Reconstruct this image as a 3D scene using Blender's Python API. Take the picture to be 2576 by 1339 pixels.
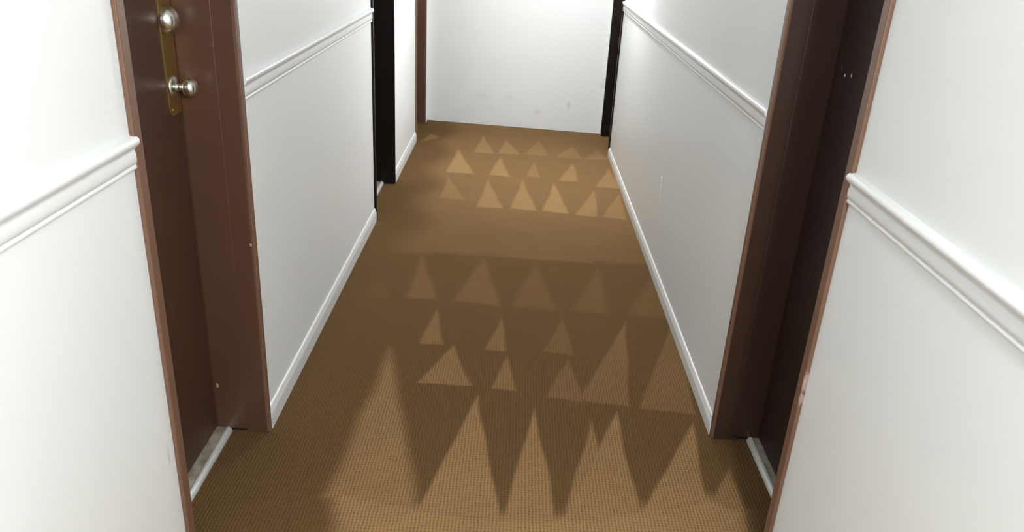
import bpy, bmesh, math
import numpy as np
from mathutils import Matrix, Vector

sc = bpy.context.scene
for o in list(bpy.data.objects):
    bpy.data.objects.remove(o, do_unlink=True)
COL = sc.collection

# ------------------------------------------------------------------ camera
EYE = 1.5                                   # camera height (m)
cam_d = bpy.data.cameras.new('camera')
cam = bpy.data.objects.new('camera', cam_d)
COL.objects.link(cam)
r_ = Vector((0.998547, 0.014411, 0.051918))
u_ = Vector((-0.053384, 0.395249, 0.917021))
w_ = Vector((0.007305, 0.918461, -0.395444))
cam.matrix_world = Matrix(((r_.x, u_.x, -w_.x, 0), (r_.y, u_.y, -w_.y, 0),
                           (r_.z, u_.z, -w_.z, EYE), (0, 0, 0, 1)))
cam_d.sensor_fit = 'HORIZONTAL'
cam_d.sensor_width = 36.0
cam_d.lens = 1985.98 / 2576 * 36.0
cam_d.clip_start = 0.02
sc.camera = cam

# ------------------------------------------------------------------ light
world = bpy.data.worlds.new('world')
sc.world = world
world.use_nodes = True
world.node_tree.nodes['Background'].inputs[0].default_value = (0.9, 0.95, 1.0, 1)
world.node_tree.nodes['Background'].inputs[1].default_value = 0.02
CEIL = 2.42


def lamp(name, loc, watts, size, col=(0.955, 0.985, 1.0)):
    """wall-hung globe lamps of the corridor, above and outside the frame"""
    d = bpy.data.lights.new(name, 'POINT')
    d.energy = watts
    d.shadow_soft_size = size
    d.color = col
    o = bpy.data.objects.new(name, d)
    o.location = loc
    COL.objects.link(o)
    return o


LAMPS = [('wall_lamp_near', (0.47, -0.45, 1.90), 106, 0.08),
         ('wall_lamp_far', (0.55, 4.92, 1.64), 62, 0.08)]
for a in LAMPS:
    lamp(*a)

sc.view_settings.view_transform = 'Standard'
sc.view_settings.look = 'None'
sc.view_settings.exposure = 0.0
sc.view_settings.gamma = 1.0
sc.view_settings.use_curve_mapping = False

# ------------------------------------------------------------------ materials


def srgb(r, g, b):
    def f(c):
        c /= 255.0
        return c / 12.92 if c <= 0.04045 else ((c + 0.055) / 1.055) ** 2.4
    return (f(r), f(g), f(b), 1.0)


class NT:
    """small helper around a principled material"""

    def __init__(self, name, rough=0.5, metal=0.0, spec=0.5):
        m = bpy.data.materials.new(name)
        m.use_nodes = True
        self.m = m
        self.t = m.node_tree
        self.b = self.t.nodes['Principled BSDF']
        self.b.inputs['Roughness'].default_value = rough
        self.b.inputs['Metallic'].default_value = metal
        self.b.inputs['Specular IOR Level'].default_value = spec
        self._pos = None

    def n(self, kind, **kw):
        nd = self.t.nodes.new(kind)
        for k, v in kw.items():
            setattr(nd, k, v)
        return nd

    def l(self, a, b):
        self.t.links.new(a, b)

    def pos(self):
        if self._pos is None:
            self._pos = self.n('ShaderNodeNewGeometry').outputs['Position']
        return self._pos

    def noise(self, scale, detail=3, vec=None, stretch=None):
        src = vec or self.pos()
        if stretch:
            mp = self.n('ShaderNodeMapping')
            mp.inputs['Scale'].default_value = stretch
            self.l(src, mp.inputs['Vector'])
            src = mp.outputs['Vector']
        nz = self.n('ShaderNodeTexNoise')
        nz.inputs['Scale'].default_value = scale
        nz.inputs['Detail'].default_value = detail
        self.l(src, nz.inputs['Vector'])
        return nz.outputs['Fac']

    def remap(self, sock, a, b, c, d, smooth=False):
        mr = self.n('ShaderNodeMapRange')
        if smooth:
            mr.interpolation_type = 'SMOOTHSTEP'
        for i, v in zip(('From Min', 'From Max', 'To Min', 'To Max'), (a, b, c, d)):
            mr.inputs[i].default_value = v
        self.l(sock, mr.inputs['Value'])
        return mr.outputs['Result']

    def mix(self, fac, a, b):
        mx = self.n('ShaderNodeMix', data_type='RGBA')
        for s, v in ((mx.inputs['Factor'], fac), (mx.inputs[6], a), (mx.inputs[7], b)):
            if isinstance(v, (tuple, list, float, int)):
                s.default_value = v
            else:
                self.l(v, s)
        return mx.outputs[2]

    def math(self, op, a, b=None):
        m = self.n('ShaderNodeMath', operation=op)
        for s, v in zip(m.inputs, (a, b)):
            if v is None:
                continue
            if isinstance(v, (float, int)):
                s.default_value = v
            else:
                self.l(v, s)
        return m.outputs[0]

    def spot(self, c, rad, soft=0.5, wob=0.0, wscale=60):
        """mask of an irregular ellipsoidal mark at world point c"""
        sub = self.n('ShaderNodeVectorMath', operation='SUBTRACT')
        self.l(self.pos(), sub.inputs[0])
        sub.inputs[1].default_value = c
        dv = self.n('ShaderNodeVectorMath', operation='DIVIDE')
        self.l(sub.outputs[0], dv.inputs[0])
        dv.inputs[1].default_value = rad
        ln = self.n('ShaderNodeVectorMath', operation='LENGTH')
        self.l(dv.outputs[0], ln.inputs[0])
        v = ln.outputs['Value']
        if wob:
            v = self.math('ADD', v, self.remap(self.noise(wscale), 0.05, 0.95, -wob, wob))
        return self.remap(v, 1 - soft, 1, 1, 0, True)

    def bump(self, sock, strength, dist):
        b = self.n('ShaderNodeBump')
        b.inputs['Strength'].default_value = strength
        b.inputs['Distance'].default_value = dist
        self.l(sock, b.inputs['Height'])
        self.l(b.outputs['Normal'], self.b.inputs['Normal'])


def wall_mat(name, base, marks=(), rough=0.42, relief=0.25):
    k = NT(name, rough, spec=0.45)
    cl = k.noise(1.7, 4)
    col = k.mix(k.remap(cl, 0.05, 0.95, 0, 1), tuple(c * 0.965 for c in base[:3]) + (1,), base)
    for c, rad, colr, amt, soft, wob in marks:
        col = k.mix(k.math('MULTIPLY', k.spot(c, rad, soft, wob, 40), amt), col, colr)
    k.l(col, k.b.inputs['Base Color'])
    roller = k.noise(140, 3)
    wave = k.noise(2.2, 2, stretch=(1, 1, 0.25))
    if relief:
        k.bump(k.math('ADD', k.math('MULTIPLY', roller, 0.06), wave), relief, 0.006)
    k.l(k.remap(cl, 0.05, 0.95, rough - 0.05, rough + 0.07), k.b.inputs['Roughness'])
    return k.m


WHITE = (0.815, 0.825, 0.815, 1)
GREY = srgb(150, 150, 142)
M = {}
M['wall_left'] = wall_mat('white_wall_paint_left', WHITE, [
    ((-0.722, 1.425, 0.385), (0.05, 0.006, 0.035), srgb(190, 190, 190), 0.6, 0.8, 0.3)])
M['wall_right'] = wall_mat('white_wall_paint_right', WHITE, [
    ((0.704, 3.556, 0.452), (0.05, 0.016, 0.014), srgb(255, 235, 215), 0.9, 0.5, 0.3),
    ((0.704, 3.535, 0.385), (0.05, 0.006, 0.075), srgb(235, 235, 230), 0.8, 0.7, 0.2),
    ((0.704, 4.14, 0.745), (0.05, 0.010, 0.07), srgb(240, 240, 236), 0.6, 0.8, 0.2)])
M['wall_end'] = wall_mat('white_wall_paint_end', WHITE, [
    ((0.43, 6.32, 0.207), (0.022, 0.2, 0.045), GREY, 0.32, 0.9, 0.3),
    ((0.18, 6.35, 0.135), (0.05, 0.2, 0.04), GREY, 0.18, 0.9, 0.4),
    ((0.69, 6.29, 0.38), (0.05, 0.2, 0.03), srgb(160, 150, 120), 0.25, 0.9, 0.4),
    ((-0.255, 6.39, 0.225), (0.10, 0.2, 0.035), GREY, 0.09, 0.9, 0.4),
    ((-0.05, 6.37, 0.235), (0.06, 0.2, 0.03), GREY, 0.08, 0.9, 0.4),
    ((-0.2, 6.39, 0.14), (0.10, 0.2, 0.03), GREY, 0.07, 0.9, 0.4)])
M['ceiling'] = wall_mat('white_ceiling_paint', (0.74, 0.74, 0.73, 1), rough=0.8)
M['trim'] = wall_mat('white_trim_gloss', (0.77, 0.77, 0.76, 1), rough=0.30, relief=0)


def brown_mat(name, base, rough, marks=(), spec=0.5):
    k = NT(name, rough, spec=spec)
    nz = k.noise(6, 4, stretch=(1, 1, 0.25))
    col = k.mix(k.remap(nz, 0.05, 0.95, 0, 1), tuple(c * 0.86 for c in base[:3]) + (1,), tuple(min(1, c * 1.1) for c in base[:3]) + (1,))
    for c, rad, colr, amt, soft, wob in marks:
        col = k.mix(k.math('MULTIPLY', k.spot(c, rad, soft, wob, 150), amt), col, colr)
    k.l(col, k.b.inputs['Base Color'])
    k.l(k.remap(k.noise(9, 3), 0.05, 0.95, rough - 0.06, rough + 0.08), k.b.inputs['Roughness'])
    k.bump(k.noise(22, 2, stretch=(1, 1, 0.2)), 0.04, 0.001)
    return k.m


BROWN = srgb(87, 59, 45)
CHIP = srgb(215, 200, 190)
M['brown'] = brown_mat('brown_gloss_paint', BROWN, 0.36, [
    ((-0.7185, 2.06, 0.635), (0.009, 0.02, 0.008), CHIP, 0.9, 0.4, 0.6),
    ((-0.862, 2.06, 0.165), (0.006, 0.02, 0.010), srgb(190, 160, 130), 0.8, 0.5, 0.5),
    ((0.699, 1.566, 0.575), (0.012, 0.006, 0.030), srgb(175, 155, 150), 0.7, 0.5, 0.6),
    ((0.699, 1.566, 0.530), (0.012, 0.006, 0.018), srgb(175, 155, 150), 0.6, 0.5, 0.6),
    ((0.699, 1.566, 0.50), (0.012, 0.006, 0.010), srgb(175, 155, 150), 0.5, 0.5, 0.6)])
M['casing'] = brown_mat('brown_casing_paint', srgb(112, 82, 66), 0.36, [  # casing brown lightened: sheen at grazing view put into the colour
    ((0.699, 1.566, 0.575), (0.012, 0.006, 0.030), srgb(175, 155, 150), 0.7, 0.5, 0.6),
    ((0.699, 1.566, 0.530), (0.012, 0.006, 0.018), srgb(175, 155, 150), 0.6, 0.5, 0.6)])
M['umber'] = brown_mat('umber_frame_paint', srgb(60, 41, 32), 0.40, spec=0.4)  # darkened copy of the frame brown: shade of the right recess in the colour
M['dark'] = brown_mat('dark_brown_paint', srgb(26, 16, 13), 0.5, spec=0.2)  # near-black copy of the brown: shade of the far recesses in the colour
M['leaf'] = brown_mat('brown_door_paint', srgb(75, 49, 38), 0.37, [
    ((-0.875, 1.86, 0.53), (0.02, 0.004, 0.04), srgb(120, 90, 75), 0.5, 0.8, 0.5),
    ((-0.875, 1.97, 0.10), (0.02, 0.012, 0.015), srgb(130, 100, 85), 0.4, 0.8, 0.6)])
M['leaf_umber'] = brown_mat('umber_door_paint', srgb(44, 29, 25), 0.42, [  # leaf brown darkened too, recess shade in the colour; the marks are chips
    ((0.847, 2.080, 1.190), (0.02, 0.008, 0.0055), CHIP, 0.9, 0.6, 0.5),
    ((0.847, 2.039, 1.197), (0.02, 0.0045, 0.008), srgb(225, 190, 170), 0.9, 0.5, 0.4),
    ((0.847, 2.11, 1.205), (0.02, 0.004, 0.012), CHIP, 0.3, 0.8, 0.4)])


def metal(name, col, rough, var=0.06):
    k = NT(name, rough, 1.0)
    nz = k.noise(40, 3)
    k.l(k.mix(k.remap(nz, 0.05, 0.95, 0, 1), tuple(c * 0.8 for c in col[:3]) + (1,), col), k.b.inputs['Base Color'])
    k.l(k.remap(nz, 0.05, 0.95, rough - var, rough + var), k.b.inputs['Roughness'])
    return k.m


M['chrome'] = metal('worn_chrome', srgb(245, 242, 232), 0.25)
M['brass'] = metal('tarnished_brass', srgb(188, 158, 98), 0.48)
M['strip'] = metal('brushed_aluminium', srgb(228, 230, 226), 0.38)
k = NT('grey_marble', 0.35)
k.l(k.mix(k.remap(k.noise(25, 5), 0.35, 0.65, 0, 1), srgb(128, 120, 107), srgb(178, 170, 156)), k.b.inputs['Base Color'])
M['marble'] = k.m
M['strip'].node_tree.nodes['Principled BSDF'].inputs['Metallic'].default_value = 0.35
k = NT('dark_void', 0.9)  # near-black colour standing for shade in the gap below the jamb
k.l(k.mix(k.remap(k.noise(30), 0.05, 0.95, 0, 1), (0.004, 0.003, 0.003, 1), (0.01, 0.008, 0.006, 1)), k.b.inputs['Base Color'])
M['void'] = k.m

k = NT('brown_loop_carpet', 0.95, spec=0.1)
at = k.n('ShaderNodeAttribute', attribute_name='pile')
fib = k.noise(420, 3)
blot = k.noise(5, 4)
PILE_DARK, PILE_LIGHT = srgb(107, 81, 51), srgb(173, 136, 94)
c = k.mix(at.outputs['Fac'], PILE_DARK, PILE_LIGHT)
fk = k.n('ShaderNodeAttribute', attribute_name='fleck')
c = k.mix(k.math('MULTIPLY', fk.outputs['Fac'], 0.80), c, srgb(66, 46, 22))
c = k.mix(k.remap(blot, 0.2, 0.8, 0.22, 0), c, srgb(95, 78, 45))
c = k.mix(k.remap(fib, 0.2, 0.8, 0.26, 0), c, srgb(85, 58, 30))
k.l(c, k.b.inputs['Base Color'])
k.bump(fib, 0.35, 0.002)
M['carpet'] = k.m

# ------------------------------------------------------------------ helpers


def mesh_obj(name, bm, mat, parent=None, smooth=False):
    me = bpy.data.meshes.new(name)
    bm.normal_update()
    bm.to_mesh(me)
    bm.free()
    if mat:
        me.materials.append(mat)
    if smooth:
        for p in me.polygons:
            p.use_smooth = True
    o = bpy.data.objects.new(name, me)
    COL.objects.link(o)
    o.parent = parent
    return o


def struct(o, label):
    o['kind'] = 'structure'
    o['label'] = label
    return o


def add_box(bm, a, b, bevel=0.0, seg=2):
    lo = [min(p, q) for p, q in zip(a, b)]
    hi = [max(p, q) for p, q in zip(a, b)]
    r = bmesh.ops.create_cube(bm, size=1.0)
    vs = r['verts']
    for v in vs:
        for i in range(3):
            v.co[i] = lo[i] if v.co[i] < 0 else hi[i]
    if bevel:
        es = list({e for v in vs for e in v.link_edges})
        bmesh.ops.bevel(bm, geom=es, offset=bevel, segments=seg, profile=0.5, affect='EDGES')


def box(name, a, b, mat, parent=None, bevel=0.0):
    bm = bmesh.new()
    add_box(bm, a, b, bevel)
    return mesh_obj(name, bm, mat, parent)


def lathe(bm, prof, origin, axis, up=(0, 0, 1), seg=40):
    """prof: (distance along axis, radius)"""
    ax = Vector(axis).normalized()
    e1 = Vector(up)
    e2 = ax.cross(e1)
    org = Vector(origin)
    rings = []
    for t, r in prof:
        if r < 1e-6:
            rings.append([bm.verts.new(org + ax * t)])
        else:
            rings.append([bm.verts.new(org + ax * t + (e1 * math.cos(2 * math.pi * i / seg) + e2 * math.sin(2 * math.pi * i / seg)) * r) for i in range(seg)])
    for p, q in zip(rings[:-1], rings[1:]):
        for i in range(seg):
            j = (i + 1) % seg
            if len(p) == 1 and len(q) == 1:
                continue
            if len(p) == 1:
                bm.faces.new((p[0], q[j], q[i]))
            elif len(q) == 1:
                bm.faces.new((p[i], p[j], q[0]))
            else:
                bm.faces.new((p[i], p[j], q[j], q[i]))
    bmesh.ops.recalc_face_normals(bm, faces=bm.faces)


def profile_run(name, prof, p0, p1, nrm, z0, mat, parent=None):
    """extrude a (depth, height) profile from p0 to p1 (xy) with outward normal nrm (xy)"""
    bm = bmesh.new()
    A = [bm.verts.new((p0[0] + nrm[0] * d, p0[1] + nrm[1] * d, z0 + z)) for d, z in prof]
    B = [bm.verts.new((p1[0] + nrm[0] * d, p1[1] + nrm[1] * d, z0 + z)) for d, z in prof]
    n = len(prof)
    for i in range(n):
        j = (i + 1) % n
        f = bm.faces.new((A[i], A[j], B[j], B[i]))
        f.smooth = False
    bm.faces.new(A)
    bm.faces.new(list(reversed(B)))
    bmesh.ops.recalc_face_normals(bm, faces=bm.faces)
    o = mesh_obj(name, bm, mat, parent, True)
    o.data.set_sharp_from_angle(angle=math.radians(38))
    return o


# ------------------------------------------------------------------ layout (metres)
XL, XR = -0.722, 0.704          # corridor wall planes
Y0 = -2.6                       # wall behind the camera
T = 0.30                        # wall depth
LINTEL = 2.03
YEL, YER = 6.43, 6.275          # end wall, slightly askew
# doors: near opening edge, far jamb plane, recess of leaf, threshold front, far casing width
DOORS = {
    1: dict(s=-1, yn=1.482, yf=2.060, rec=0.153, th=0.108, fc=0.022),
    2: dict(s=1, yn=1.597, yf=2.150, rec=0.143, th=0.108, fc=0.022),
    3: dict(s=-1, yn=4.025, yf=4.668, rec=0.153, th=0.060, fc=0.022),
    4: dict(s=-1, yn=5.735, yf=6.300, rec=0.153, th=0.110, fc=0.028),
    5: dict(s=1, yn=5.630, yf=6.185, rec=0.143, th=0.110, fc=0.028),
}
NC = 0.031                      # near casing width


def wx(s, d):
    """x of a point d metres out of the wall plane into the corridor"""
    return XR - d if s > 0 else XL + d


# ------------------------------------------------------------------ walls, ceiling


def wall(name, s, y_end, doors, mat, label):
    bm = bmesh.new()
    y = Y0
    for k_ in doors:
        D = DOORS[k_]
        add_box(bm, (wx(s, 0), y, -0.03), (wx(s, -T), D['yn'] - 0.024, CEIL))
        add_box(bm, (wx(s, 0), D['yn'] - 0.024, LINTEL + 0.024), (wx(s, -T), D['yf'] + 0.020, CEIL))
        y = D['yf'] + 0.020
    add_box(bm, (wx(s, 0), y, -0.03), (wx(s, -T), y_end, CEIL))
    return struct(mesh_obj(name, bm, mat), label)


wall('wall_left', -1, YEL + 0.1, (1, 3, 4), M['wall_left'], 'white painted corridor wall with three brown doorways, on the left')
wall('wall_right', 1, YER + 0.1, (2, 5), M['wall_right'], 'white painted corridor wall with two brown doorways, on the right')
wr = bpy.data.objects['wall_right']
for y, z0, z1, w, t in ((3.545, 0.335, 0.432, 0.004, 0.0025), (3.556, 0.437, 0.462, 0.013, 0.005)):
    bm = bmesh.new()
    add_box(bm, (XR + 0.001, y - w / 2, z0), (XR - t, y + w / 2, z1), min(w, t) * 0.45, 3)
    for v in bm.verts:
        v.co.y += 0.12 * (v.co.z - z0)
    nk = mesh_obj('paint_nick', bm, M['trim'], wr, True)
    nk['label'] = 'raised flake of white paint'

bm = bmesh.new()
ex0, ex1 = XL - T, XR + T
sl = (YER - YEL) / (XR - XL)
ya, yb = YEL + sl * (ex0 - XL), YEL + sl * (ex1 - XL)
vv = [bm.verts.new(p) for p in ((ex0, ya, -0.03), (ex1, yb, -0.03), (ex1, yb + 0.2, -0.03), (ex0, ya + 0.2, -0.03),
                                (ex0, ya, CEIL), (ex1, yb, CEIL), (ex1, yb + 0.2, CEIL), (ex0, ya + 0.2, CEIL))]
for f in ((0, 1, 5, 4), (1, 2, 6, 5), (2, 3, 7, 6), (3, 0, 4, 7), (4, 5, 6, 7), (3, 2, 1, 0)):
    bm.faces.new([vv[i] for i in f])
struct(mesh_obj('wall_end', bm, M['wall_end']), 'smudged white wall closing the far end of the corridor')
struct(box('wall_back', (ex0, Y0 - 0.2, -0.03), (ex1, Y0, CEIL), M['wall_right']), 'white wall closing the corridor behind the viewer')
struct(box('ceiling', (ex0, Y0 - 0.2, CEIL), (ex1, 6.9, CEIL + 0.1), M['ceiling']), 'flat white corridor ceiling')

# ------------------------------------------------------------------ chair rails and baseboards
RAIL = [(0, 0), (0.0055, 0), (0.0066, 0.0015), (0.0070, 0.004), (0.0066, 0.0065), (0.0055, 0.008), (0.0055, 0.0095),
        (0.0075, 0.0115), (0.0085, 0.019), (0.0085, 0.030), (0.0070, 0.0350), (0.0072, 0.0385), (0.0095, 0.0425), (0.0135, 0.0460),
        (0.0160, 0.0500), (0.0166, 0.0545), (0.0150, 0.0590), (0.0110, 0.0620), (0.005, 0.0640), (0, 0.0645)]
BASE = [(0, 0), (0.0115, 0), (0.0120, 0.048), (0.0110, 0.056), (0.0080, 0.061), (0.0076, 0.066), (0.0058, 0.0715), (0.0025, 0.0745), (0, 0.075)]
BASE_R = [(d, z * 0.82) for d, z in BASE]
ZRL, ZRR = 1.036, 1.009


def segs(doors, y_end):
    y, out = Y0, []
    for k_ in doors:
        out.append((y, DOORS[k_]['yn'] - NC))
        y = DOORS[k_]['yf'] + DOORS[k_]['fc']
    out.append((y, y_end))
    return out


L_TXT = ['before the near left doorway', 'on the left wall between the two nearer doorways', 'on the short left wall between the farther doorways', 'in the far left corner']
R_TXT = ['before the near right doorway', 'along the long right wall between its doorways', 'in the far right corner']
tn = 1
for s, dd, ye, txt, zr, bp in ((-1, (1, 3, 4), YEL, L_TXT, ZRL, BASE), (1, (2, 5), YER, R_TXT, ZRR, BASE_R)):
    side = 'left' if s < 0 else 'right'
    for i, (a, b) in enumerate(segs(dd, ye)):
        last = b == ye
        gap = 0.0 if last else -0.006
        nrm = (-s, 0)
        o = profile_run('trim_%d' % tn, RAIL, (wx(s, 0), a), (wx(s, 0), b - gap if (i == 0) else b), nrm, zr, M['trim'])
        struct(o, 'white moulded chair rail ' + txt[i])
        tn += 1
        o = profile_run('baseboard_%s' % side if i == 0 else 'baseboard_%s_%d' % (side, i + 1), bp, (wx(s, 0), a), (wx(s, 0), b), nrm, 0.0, M['trim'])
        struct(o, 'white moulded baseboard ' + txt[i])
L_ = math.hypot(XR - XL, YER - YEL)
en = ((YER - YEL) / L_, -(XR - XL) / L_)
o = profile_run('trim_%d' % tn, RAIL, (XL, YEL), (XR, YER), en, 1.047, M['trim'])
struct(o, 'white chair rail across the end wall at the top edge')

# ------------------------------------------------------------------ doors
ORD = {1: 'brown door with brass plate and chrome knob in the near left wall',
       2: 'dark brown door with paint chips in the near right wall',
       3: 'dark brown recessed door halfway down the left wall',
       4: 'brown recessed door at the far left beside the end wall',
       5: 'dark brown recessed door at the far right beside the end wall'}


def make_door(n):
    D = DOORS[n]
    s, yn, yf, rec = D['s'], D['yn'], D['yf'], D['rec']
    X = lambda d: wx(s, d)
    root = bpy.data.objects.new('door_%d' % n, None)
    root.location = (X(-rec), (yn + yf) / 2, 0)
    COL.objects.link(root)
    struct(root, ORD[n])
    loc = Vector(root.location)

    def part(name, a, b, mat, bevel=0.0, parent=root):
        a = Vector(a) - loc
        b = Vector(b) - loc
        return box(name, a, b, mat, parent, bevel)
    P = 0.010
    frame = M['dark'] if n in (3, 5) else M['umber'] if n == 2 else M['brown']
    JB = 0.010 if n in (1, 2) else 0.004
    # jambs (reveal boards); the far ones stop a little above the carpet
    part('jamb', (X(0.001), yn - 0.022, 0.0), (X(-rec - 0.045), yn, LINTEL), frame, 0.0015)
    part('jamb', (X(0.001), yf, JB), (X(-rec - 0.045), yf + 0.018, LINTEL), frame, 0.0015)
    part('jamb', (X(0.001), yn, LINTEL), (X(-rec - 0.045), yf, LINTEL + 0.022), frame, 0.0015)
    # casings on the wall face
    part('casing', (X(0), yn - NC, 0.0), (X(P), yn + 0.0006, LINTEL + NC), M['dark'] if n in (3, 5) else M['casing'], 0.0025)
    part('casing', (X(0), yf - 0.0006, 0.002), (X(P), yf + D['fc'], LINTEL + NC), M['dark'] if n in (3, 5) else M['casing'], 0.0025)
    part('casing', (X(0), yn, LINTEL), (X(P), yf, LINTEL + NC), M['dark'] if n in (3, 5) else M['casing'], 0.0025)
    # stops
    part('door_stop', (X(-0.052), yf - 0.0015, JB + 0.003), (X(-rec + 0.001), yf + 0.001, LINTEL), frame, 0.0018)
    part('door_stop', (X(-0.052), yn - 0.001, JB), (X(-rec + 0.001), yn + 0.004, LINTEL), frame, 0.0018)
    # near-black block painted as the shade in the gap under the raised jamb
    part('jamb_base', (X(-rec - 0.04), yf + 0.006, -0.01), (X(-0.060 if n == 1 else -0.075), yf + 0.017, JB - 0.001), M['void'])
    part('jamb_base', (X(-0.060 if n == 1 else -0.075), yf + 0.0001, -0.01), (X(0.0), yf + 0.017, JB + 0.001), frame)
    # leaf
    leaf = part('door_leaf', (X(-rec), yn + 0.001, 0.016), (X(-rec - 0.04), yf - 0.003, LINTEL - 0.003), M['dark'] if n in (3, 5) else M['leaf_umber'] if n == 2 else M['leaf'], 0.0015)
    # threshold
    cut = 1.885 if n == 1 else None
    th = D['th']
    ys = [(yn, yf)] if cut is None else [(yn, cut - 0.0012), (cut + 0.0012, yf)]
    for a, b in ys:
        part('threshold_slab', (X(-th - 0.006), a, -0.01), (X(-rec - 0.045), b, 0.0125), M['marble'], 0.0012)
    bm = bmesh.new()
    R_ = 0.015
    sgn = -s
    A, B = [], []
    pr = [(-0.017, -0.006), (-0.017, 0.0135)] + [(-0.0135 + R_ * math.sin(t) * 0.95, -0.002 + R_ * math.cos(t) * 1.15) for t in [i * math.pi / 2 / 6 for i in range(7)]] + [(0.0005, -0.006)]
    for d, z in pr:
        A.append(bm.verts.new((X(-th + d), yn + 0.001, z)))
        B.append(bm.verts.new((X(-th + d), yf - 0.001, z)))
    for i in range(len(pr)):
        j = (i + 1) % len(pr)
        bm.faces.new((A[i], A[j], B[j], B[i]))
    bm.faces.new(A)
    bm.faces.new(list(reversed(B)))
    bmesh.ops.recalc_face_normals(bm, faces=bm.faces)
    for v in bm.verts:
        v.co -= loc
    mesh_obj('threshold_nosing', bm, M['strip'], root)
    return root, leaf, loc


def at_loc(bm, loc):
    for v in bm.verts:
        v.co -= loc


for n in (1, 2, 3, 4, 5):
    root, leaf, loc = make_door(n)
    if n == 1:
        xf = wx(-1, -DOORS[1]['rec'])
        # long brass latch plate with a rounded lower corner
        bm = bmesh.new()
        y0, y1, z0, z1 = 1.986, 2.0535, 1.008, 1.62
        pts = [(y1, z0), (y1, z1), (y0, z1)] + [(y0 + 0.016 - 0.016 * math.cos(t), z0 + 0.016 - 0.016 * math.sin(t)) for t in [i * math.pi / 2 / 6 for i in range(7)]]
        A = [bm.verts.new((xf, y, z)) for y, z in pts]
        B = [bm.verts.new((xf + 0.003, y, z)) for y, z in pts]
        for i in range(len(pts)):
            j = (i + 1) % len(pts)
            bm.faces.new((A[i], A[j], B[j], B[i]))
        bm.faces.new(list(reversed(A)))
        bm.faces.new(B)
        bmesh.ops.recalc_face_normals(bm, faces=bm.faces)
        at_loc(bm, loc)
        pl = mesh_obj('latch_plate', bm, M['brass'], leaf)
        pl['label'] = 'long tarnished brass latch plate'
        for y, z in ((2.002, 1.022), (2.002, 1.352)):
            bm = bmesh.new()
            lathe(bm, [(0, 0.0045), (0.0012, 0.0042), (0.002, 0.003), (0.0023, 0)], (xf + 0.003, y, z), (1, 0, 0), seg=16)
            at_loc(bm, loc)
            mesh_obj('screw', bm, M['brass'], leaf, True)
        # door knob
        bm = bmesh.new()
        lathe(bm, [(0, 0.0), (0, 0.029), (0.004, 0.0285), (0.0075, 0.024), (0.0095, 0.016), (0.0105, 0.0105), (0.020, 0.0092), (0.0255, 0.0105),
                   (0.029, 0.0165), (0.034, 0.0222), (0.041, 0.0246), (0.048, 0.0240), (0.055, 0.0205), (0.060, 0.0145), (0.0625, 0.007), (0.063, 0)],
              (xf + 0.003, 2.014, 1.079), (1, 0, 0))
        at_loc(bm, loc)
        kb = mesh_obj('door_knob', bm, M['chrome'], leaf, True)
        kb['label'] = 'round chrome door knob on its rose'
        # dead bolt cylinder
        bm = bmesh.new()
        lathe(bm, [(0, 0), (0, 0.0345), (0.004, 0.0345), (0.008, 0.0335), (0.014, 0.0318), (0.020, 0.0285), (0.0255, 0.0235), (0.0292, 0.0170), (0.0310, 0.0100), (0.0316, 0)],
              (xf + 0.003, 2.016, 1.243), (1, 0, 0))
        at_loc(bm, loc)
        db = mesh_obj('deadbolt', bm, M['chrome'], leaf, True)
        db['label'] = 'domed chrome deadbolt cylinder'

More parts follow.
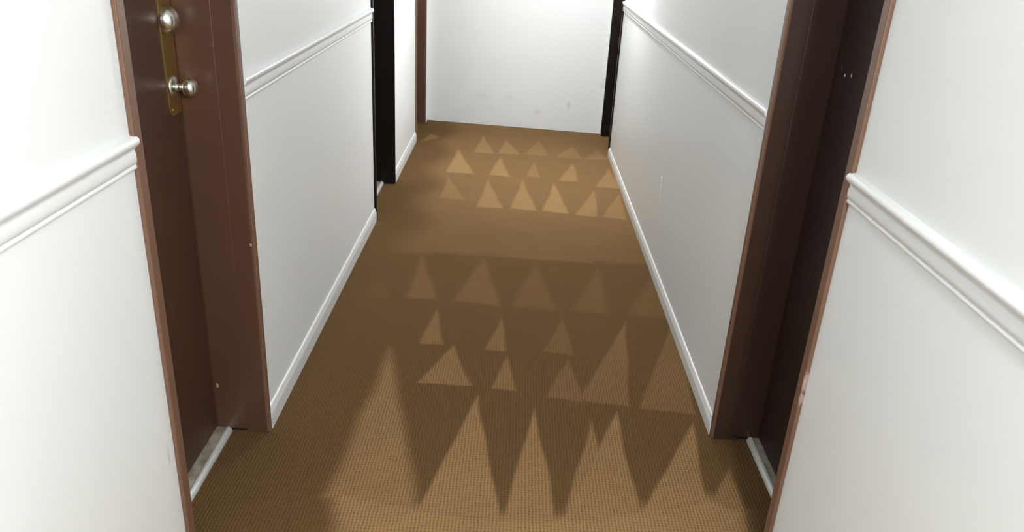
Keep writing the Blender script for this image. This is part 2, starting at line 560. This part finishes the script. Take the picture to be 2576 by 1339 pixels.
# ------------------------------------------------------------------ carpet (real relief, brushed pile stored per vertex)
# brushed triangles: apex, base corner, base corner (x, y) and strength
TRI=[
(-0.236,6.067,-0.278,5.503,-0.126,5.491,0.80),
(-0.057,5.956,-0.104,5.507,0.056,5.507,0.75),
(0.207,5.989,0.078,5.523,0.266,5.508,0.60),
(0.457,5.850,0.297,5.482,0.507,5.482,0.60),
(0.631,5.771,0.501,5.471,0.716,5.493,0.55),
(-0.632,5.990,-0.688,5.697,-0.551,5.883,0.40),
(-0.391,5.578,-0.431,4.977,-0.233,4.969,1.00),
(-0.085,5.436,-0.150,4.967,-0.001,4.950,0.90),
(0.154,5.411,0.092,4.976,0.201,4.961,0.60),
(0.431,5.385,0.298,4.917,0.443,4.926,0.80),
(0.673,5.292,0.534,4.832,0.711,4.822,0.80),
(-0.407,4.936,-0.418,4.452,-0.258,4.420,0.60),
(-0.147,4.914,-0.194,4.323,-0.033,4.314,0.80),
(0.077,4.920,-0.001,4.327,0.163,4.305,0.85),
(0.282,4.906,0.186,4.315,0.345,4.279,0.95),
(0.539,4.800,0.369,4.270,0.512,4.259,0.80),
(0.686,4.760,0.526,4.261,0.676,4.225,0.70),
(-0.435,4.390,-0.419,4.021,-0.262,4.033,0.35),
(-0.157,4.280,-0.154,3.910,-0.069,3.905,0.40),
(-0.418,4.117,-0.417,3.595,-0.261,3.601,0.35),
(-0.163,4.224,-0.245,3.593,-0.068,3.592,0.40),
(0.044,4.191,-0.068,3.592,0.132,3.590,0.45),
(0.236,4.221,0.118,3.588,0.309,3.584,0.55),
(0.427,4.219,0.285,3.580,0.426,3.580,0.50),
(0.653,4.031,0.491,3.589,0.698,3.587,0.45),
(-0.413,3.560,-0.425,3.081,-0.291,3.081,0.60),
(-0.116,3.561,-0.221,3.070,-0.010,3.045,0.55),
(0.137,3.521,0.034,3.046,0.228,3.031,0.35),
(0.447,3.528,0.290,3.038,0.446,3.023,0.40),
(0.697,3.452,0.529,3.032,0.716,3.009,0.35),
(-0.563,3.265,-0.607,3.070,-0.486,3.065,0.20),
(-0.286,2.981,-0.318,2.681,-0.226,2.684,0.75),
(-0.008,2.940,-0.062,2.664,0.017,2.654,0.75),
(0.253,2.963,0.158,2.669,0.279,2.648,0.40),
(0.514,2.953,0.276,2.343,0.449,2.312,0.60),
(0.708,2.961,0.483,2.306,0.677,2.290,0.55),
(-0.191,2.676,-0.292,2.397,-0.099,2.392,0.95),
(0.021,2.612,-0.031,2.383,0.062,2.381,0.90),
(0.255,2.615,0.158,2.345,0.295,2.328,0.55),
(-0.421,2.632,-0.471,1.775,-0.213,1.737,0.90),
(-0.073,2.333,-0.212,1.737,0.018,1.714,1.00),
(0.122,2.272,0.025,1.714,0.176,1.722,0.95),
(0.400,2.274,0.189,1.723,0.414,1.759,0.95),
(0.311,2.214,0.200,1.760,0.327,1.926,0.80),
(0.652,2.231,0.409,1.759,0.616,1.838,1.00),
(0.721,2.000,0.604,1.790,0.720,1.782,0.70),
]
NEAR = [(-0.464, 1.819), (-0.216, 1.763), (-0.099, 1.747), (0.017, 1.738), (0.099, 1.744), (0.178, 1.744), (0.287, 1.755), (0.417, 1.802), (0.521, 1.827), (0.619, 1.868), (0.722, 1.808), (0.643, 1.488), (-0.352, 1.424)]


def smooth01(x):
    x = np.clip(x, 0, 1)
    return x * x * (3 - 2 * x)


def poly_mask(x, y, pts, soft):
    """soft mask of a convex or mildly concave polygon by its winding and edge distance"""
    inside = np.zeros(x.shape, bool)
    dist = np.full(x.shape, 9.0)
    n = len(pts)
    for i in range(n):
        x1, y1 = pts[i]
        x2, y2 = pts[(i + 1) % n]
        c = ((y1 > y) != (y2 > y)) & (x < (x2 - x1) * (y - y1) / (y2 - y1 + 1e-12) + x1)
        inside ^= c
        dx, dy = x2 - x1, y2 - y1
        t = np.clip(((x - x1) * dx + (y - y1) * dy) / (dx * dx + dy * dy + 1e-12), 0, 1)
        dist = np.minimum(dist, np.hypot(x - x1 - t * dx, y - y1 - t * dy))
    sd = np.where(inside, dist, -dist)
    return smooth01(0.5 + sd / soft)


def pile_field(x, y):
    p = (0.24 * smooth01((y - 3.57 + 0.02 * np.sin(x * 8)) / 0.05) + 0.16 * smooth01((y - 3.8) / 0.7)) * smooth01((x + 0.60 + 0.05 * np.sin(y * 9)) / 0.22)
    wob = 0.0025 * np.sin(x * 31 + y * 13) + 0.002 * np.sin(y * 17 - x * 19)
    for t in TRI:
        pts = [(t[0], t[1]), (t[2], t[3]), (t[4], t[5])]
        lo = min(q[0] for q in pts) - 0.05, min(q[1] for q in pts) - 0.05
        hi = max(q[0] for q in pts) + 0.05, max(q[1] for q in pts) + 0.05
        m = (x > lo[0]) & (x < hi[0]) & (y > lo[1]) & (y < hi[1])
        if not m.any():
            continue
        k_ = poly_mask(x[m] + wob[m], y[m] + wob[m], pts, 0.06 if (t[0] < -0.4 and t[1] < 2.7) else 0.016 if pts[1][1] < 2.9 else 0.034)
        p[m] = np.maximum(p[m], k_ * (t[6] * 0.85 + (0.15 if pts[1][1] > 4.1 else 0)) * (0.55 if 2.9 < pts[1][1] < 4.1 else 0.75 if 2.2 < pts[1][1] < 2.9 else 1.0))
    m = y < 2.1
    p[m] = np.maximum(p[m], 0.95 * poly_mask(x[m], y[m], NEAR, 0.08))
    return p


PX, PY = 0.0100, 0.0112        # loop spacing across and along the corridor


def grid(xs, ys, relief):
    """flat far carpet (0), looped pile with dark flecks between the loops (1), ribs only (2)"""
    gx, gy = np.meshgrid(xs, ys)
    z = np.full(gx.shape, -0.0012)
    fleck = np.full(gx.shape, 0.12)
    if relief:
        jit = 0.0006 * np.sin(gy * 90 + 3 * np.sin(gx * 40))
        cx_ = 0.5 + 0.5 * np.cos(2 * math.pi * (gx + jit) / PX)
        cy_ = 0.5 + 0.5 * np.cos(2 * math.pi * (gy + 0.0006 * np.sin(gx * 130)) / PY)
        if relief == 1:
            ci, cj = np.round((gx + jit) / PX), np.round(gy / PY)
            rnd = np.modf(np.abs(np.sin(ci * 12.9898 + cj * 78.233) * 43758.5453))[0]
            pit = cx_ ** 1.7 * (0.30 + 0.70 * cy_ ** 1.8 * (0.45 + 0.75 * rnd))
        else:
            pit = cx_ ** 1.7 * 0.50
        fade = 1 - smooth01((gy - 2.25) / 1.1)
        z = -0.0022 * pit * fade - 0.0012 * (1 - fade)
        fleck = pit * fade + 0.12 * (1 - fade)
    return gx, gy, z, fleck


XA, XB = -0.90, 0.88
zones = [(np.arange(XA - 0.1, XB + 0.1, 0.04), np.linspace(Y0, 1.56, 60), 0),
         (np.arange(XA, XB, PX / 6), np.arange(1.56, 2.70, PY / 6), 1),
         (np.arange(XA, XB, PX / 4), np.arange(2.70, 3.40, 0.006), 2),
         (np.arange(XA, XB, 0.007), np.arange(3.40, 6.75, 0.007), 0)]
V, F, PILE, FLECK = [], [], [], []
off = 0
for i, (xs, ys, rel) in enumerate(zones):
    if i in (1, 2):
        ys = np.append(ys, (1, 2.70, 3.40)[i])
    gx, gy, gz, gf = grid(xs, ys, rel)
    pf = pile_field(gx.ravel(), gy.ravel()) if i else np.full(gx.size, 0.4)
    V.append(np.stack([gx.ravel(), gy.ravel(), gz.ravel()], 1))
    PILE.append(pf)
    FLECK.append(gf.ravel())
    ny, nx = gx.shape
    idx = off + np.arange(nx * ny).reshape(ny, nx)
    F.append(np.stack([idx[:-1, :-1].ravel(), idx[:-1, 1:].ravel(), idx[1:, 1:].ravel(), idx[1:, :-1].ravel()], 1))
    off += nx * ny
V = np.concatenate(V).astype(np.float32)
F = np.concatenate(F).astype(np.int32)
PILE = np.concatenate(PILE).astype(np.float32)
me = bpy.data.meshes.new('floor')
me.vertices.add(len(V))
me.vertices.foreach_set('co', V.ravel())
me.loops.add(F.size)
me.loops.foreach_set('vertex_index', F.ravel())
me.polygons.add(len(F))
me.polygons.foreach_set('loop_start', np.arange(0, F.size, 4, dtype=np.int32))
me.polygons.foreach_set('loop_total', np.full(len(F), 4, dtype=np.int32))
me.polygons.foreach_set('use_smooth', np.ones(len(F), dtype=bool))
me.update(calc_edges=True)
a_ = me.attributes.new('pile', 'FLOAT', 'POINT')
a_.data.foreach_set('value', PILE)
a_ = me.attributes.new('fleck', 'FLOAT', 'POINT')
a_.data.foreach_set('value', np.concatenate(FLECK).astype(np.float32))
me.materials.append(M['carpet'])
fl = bpy.data.objects.new('floor', me)
COL.objects.link(fl)
struct(fl, 'brown loop-pile carpet with triangular vacuum marks covering the corridor floor')
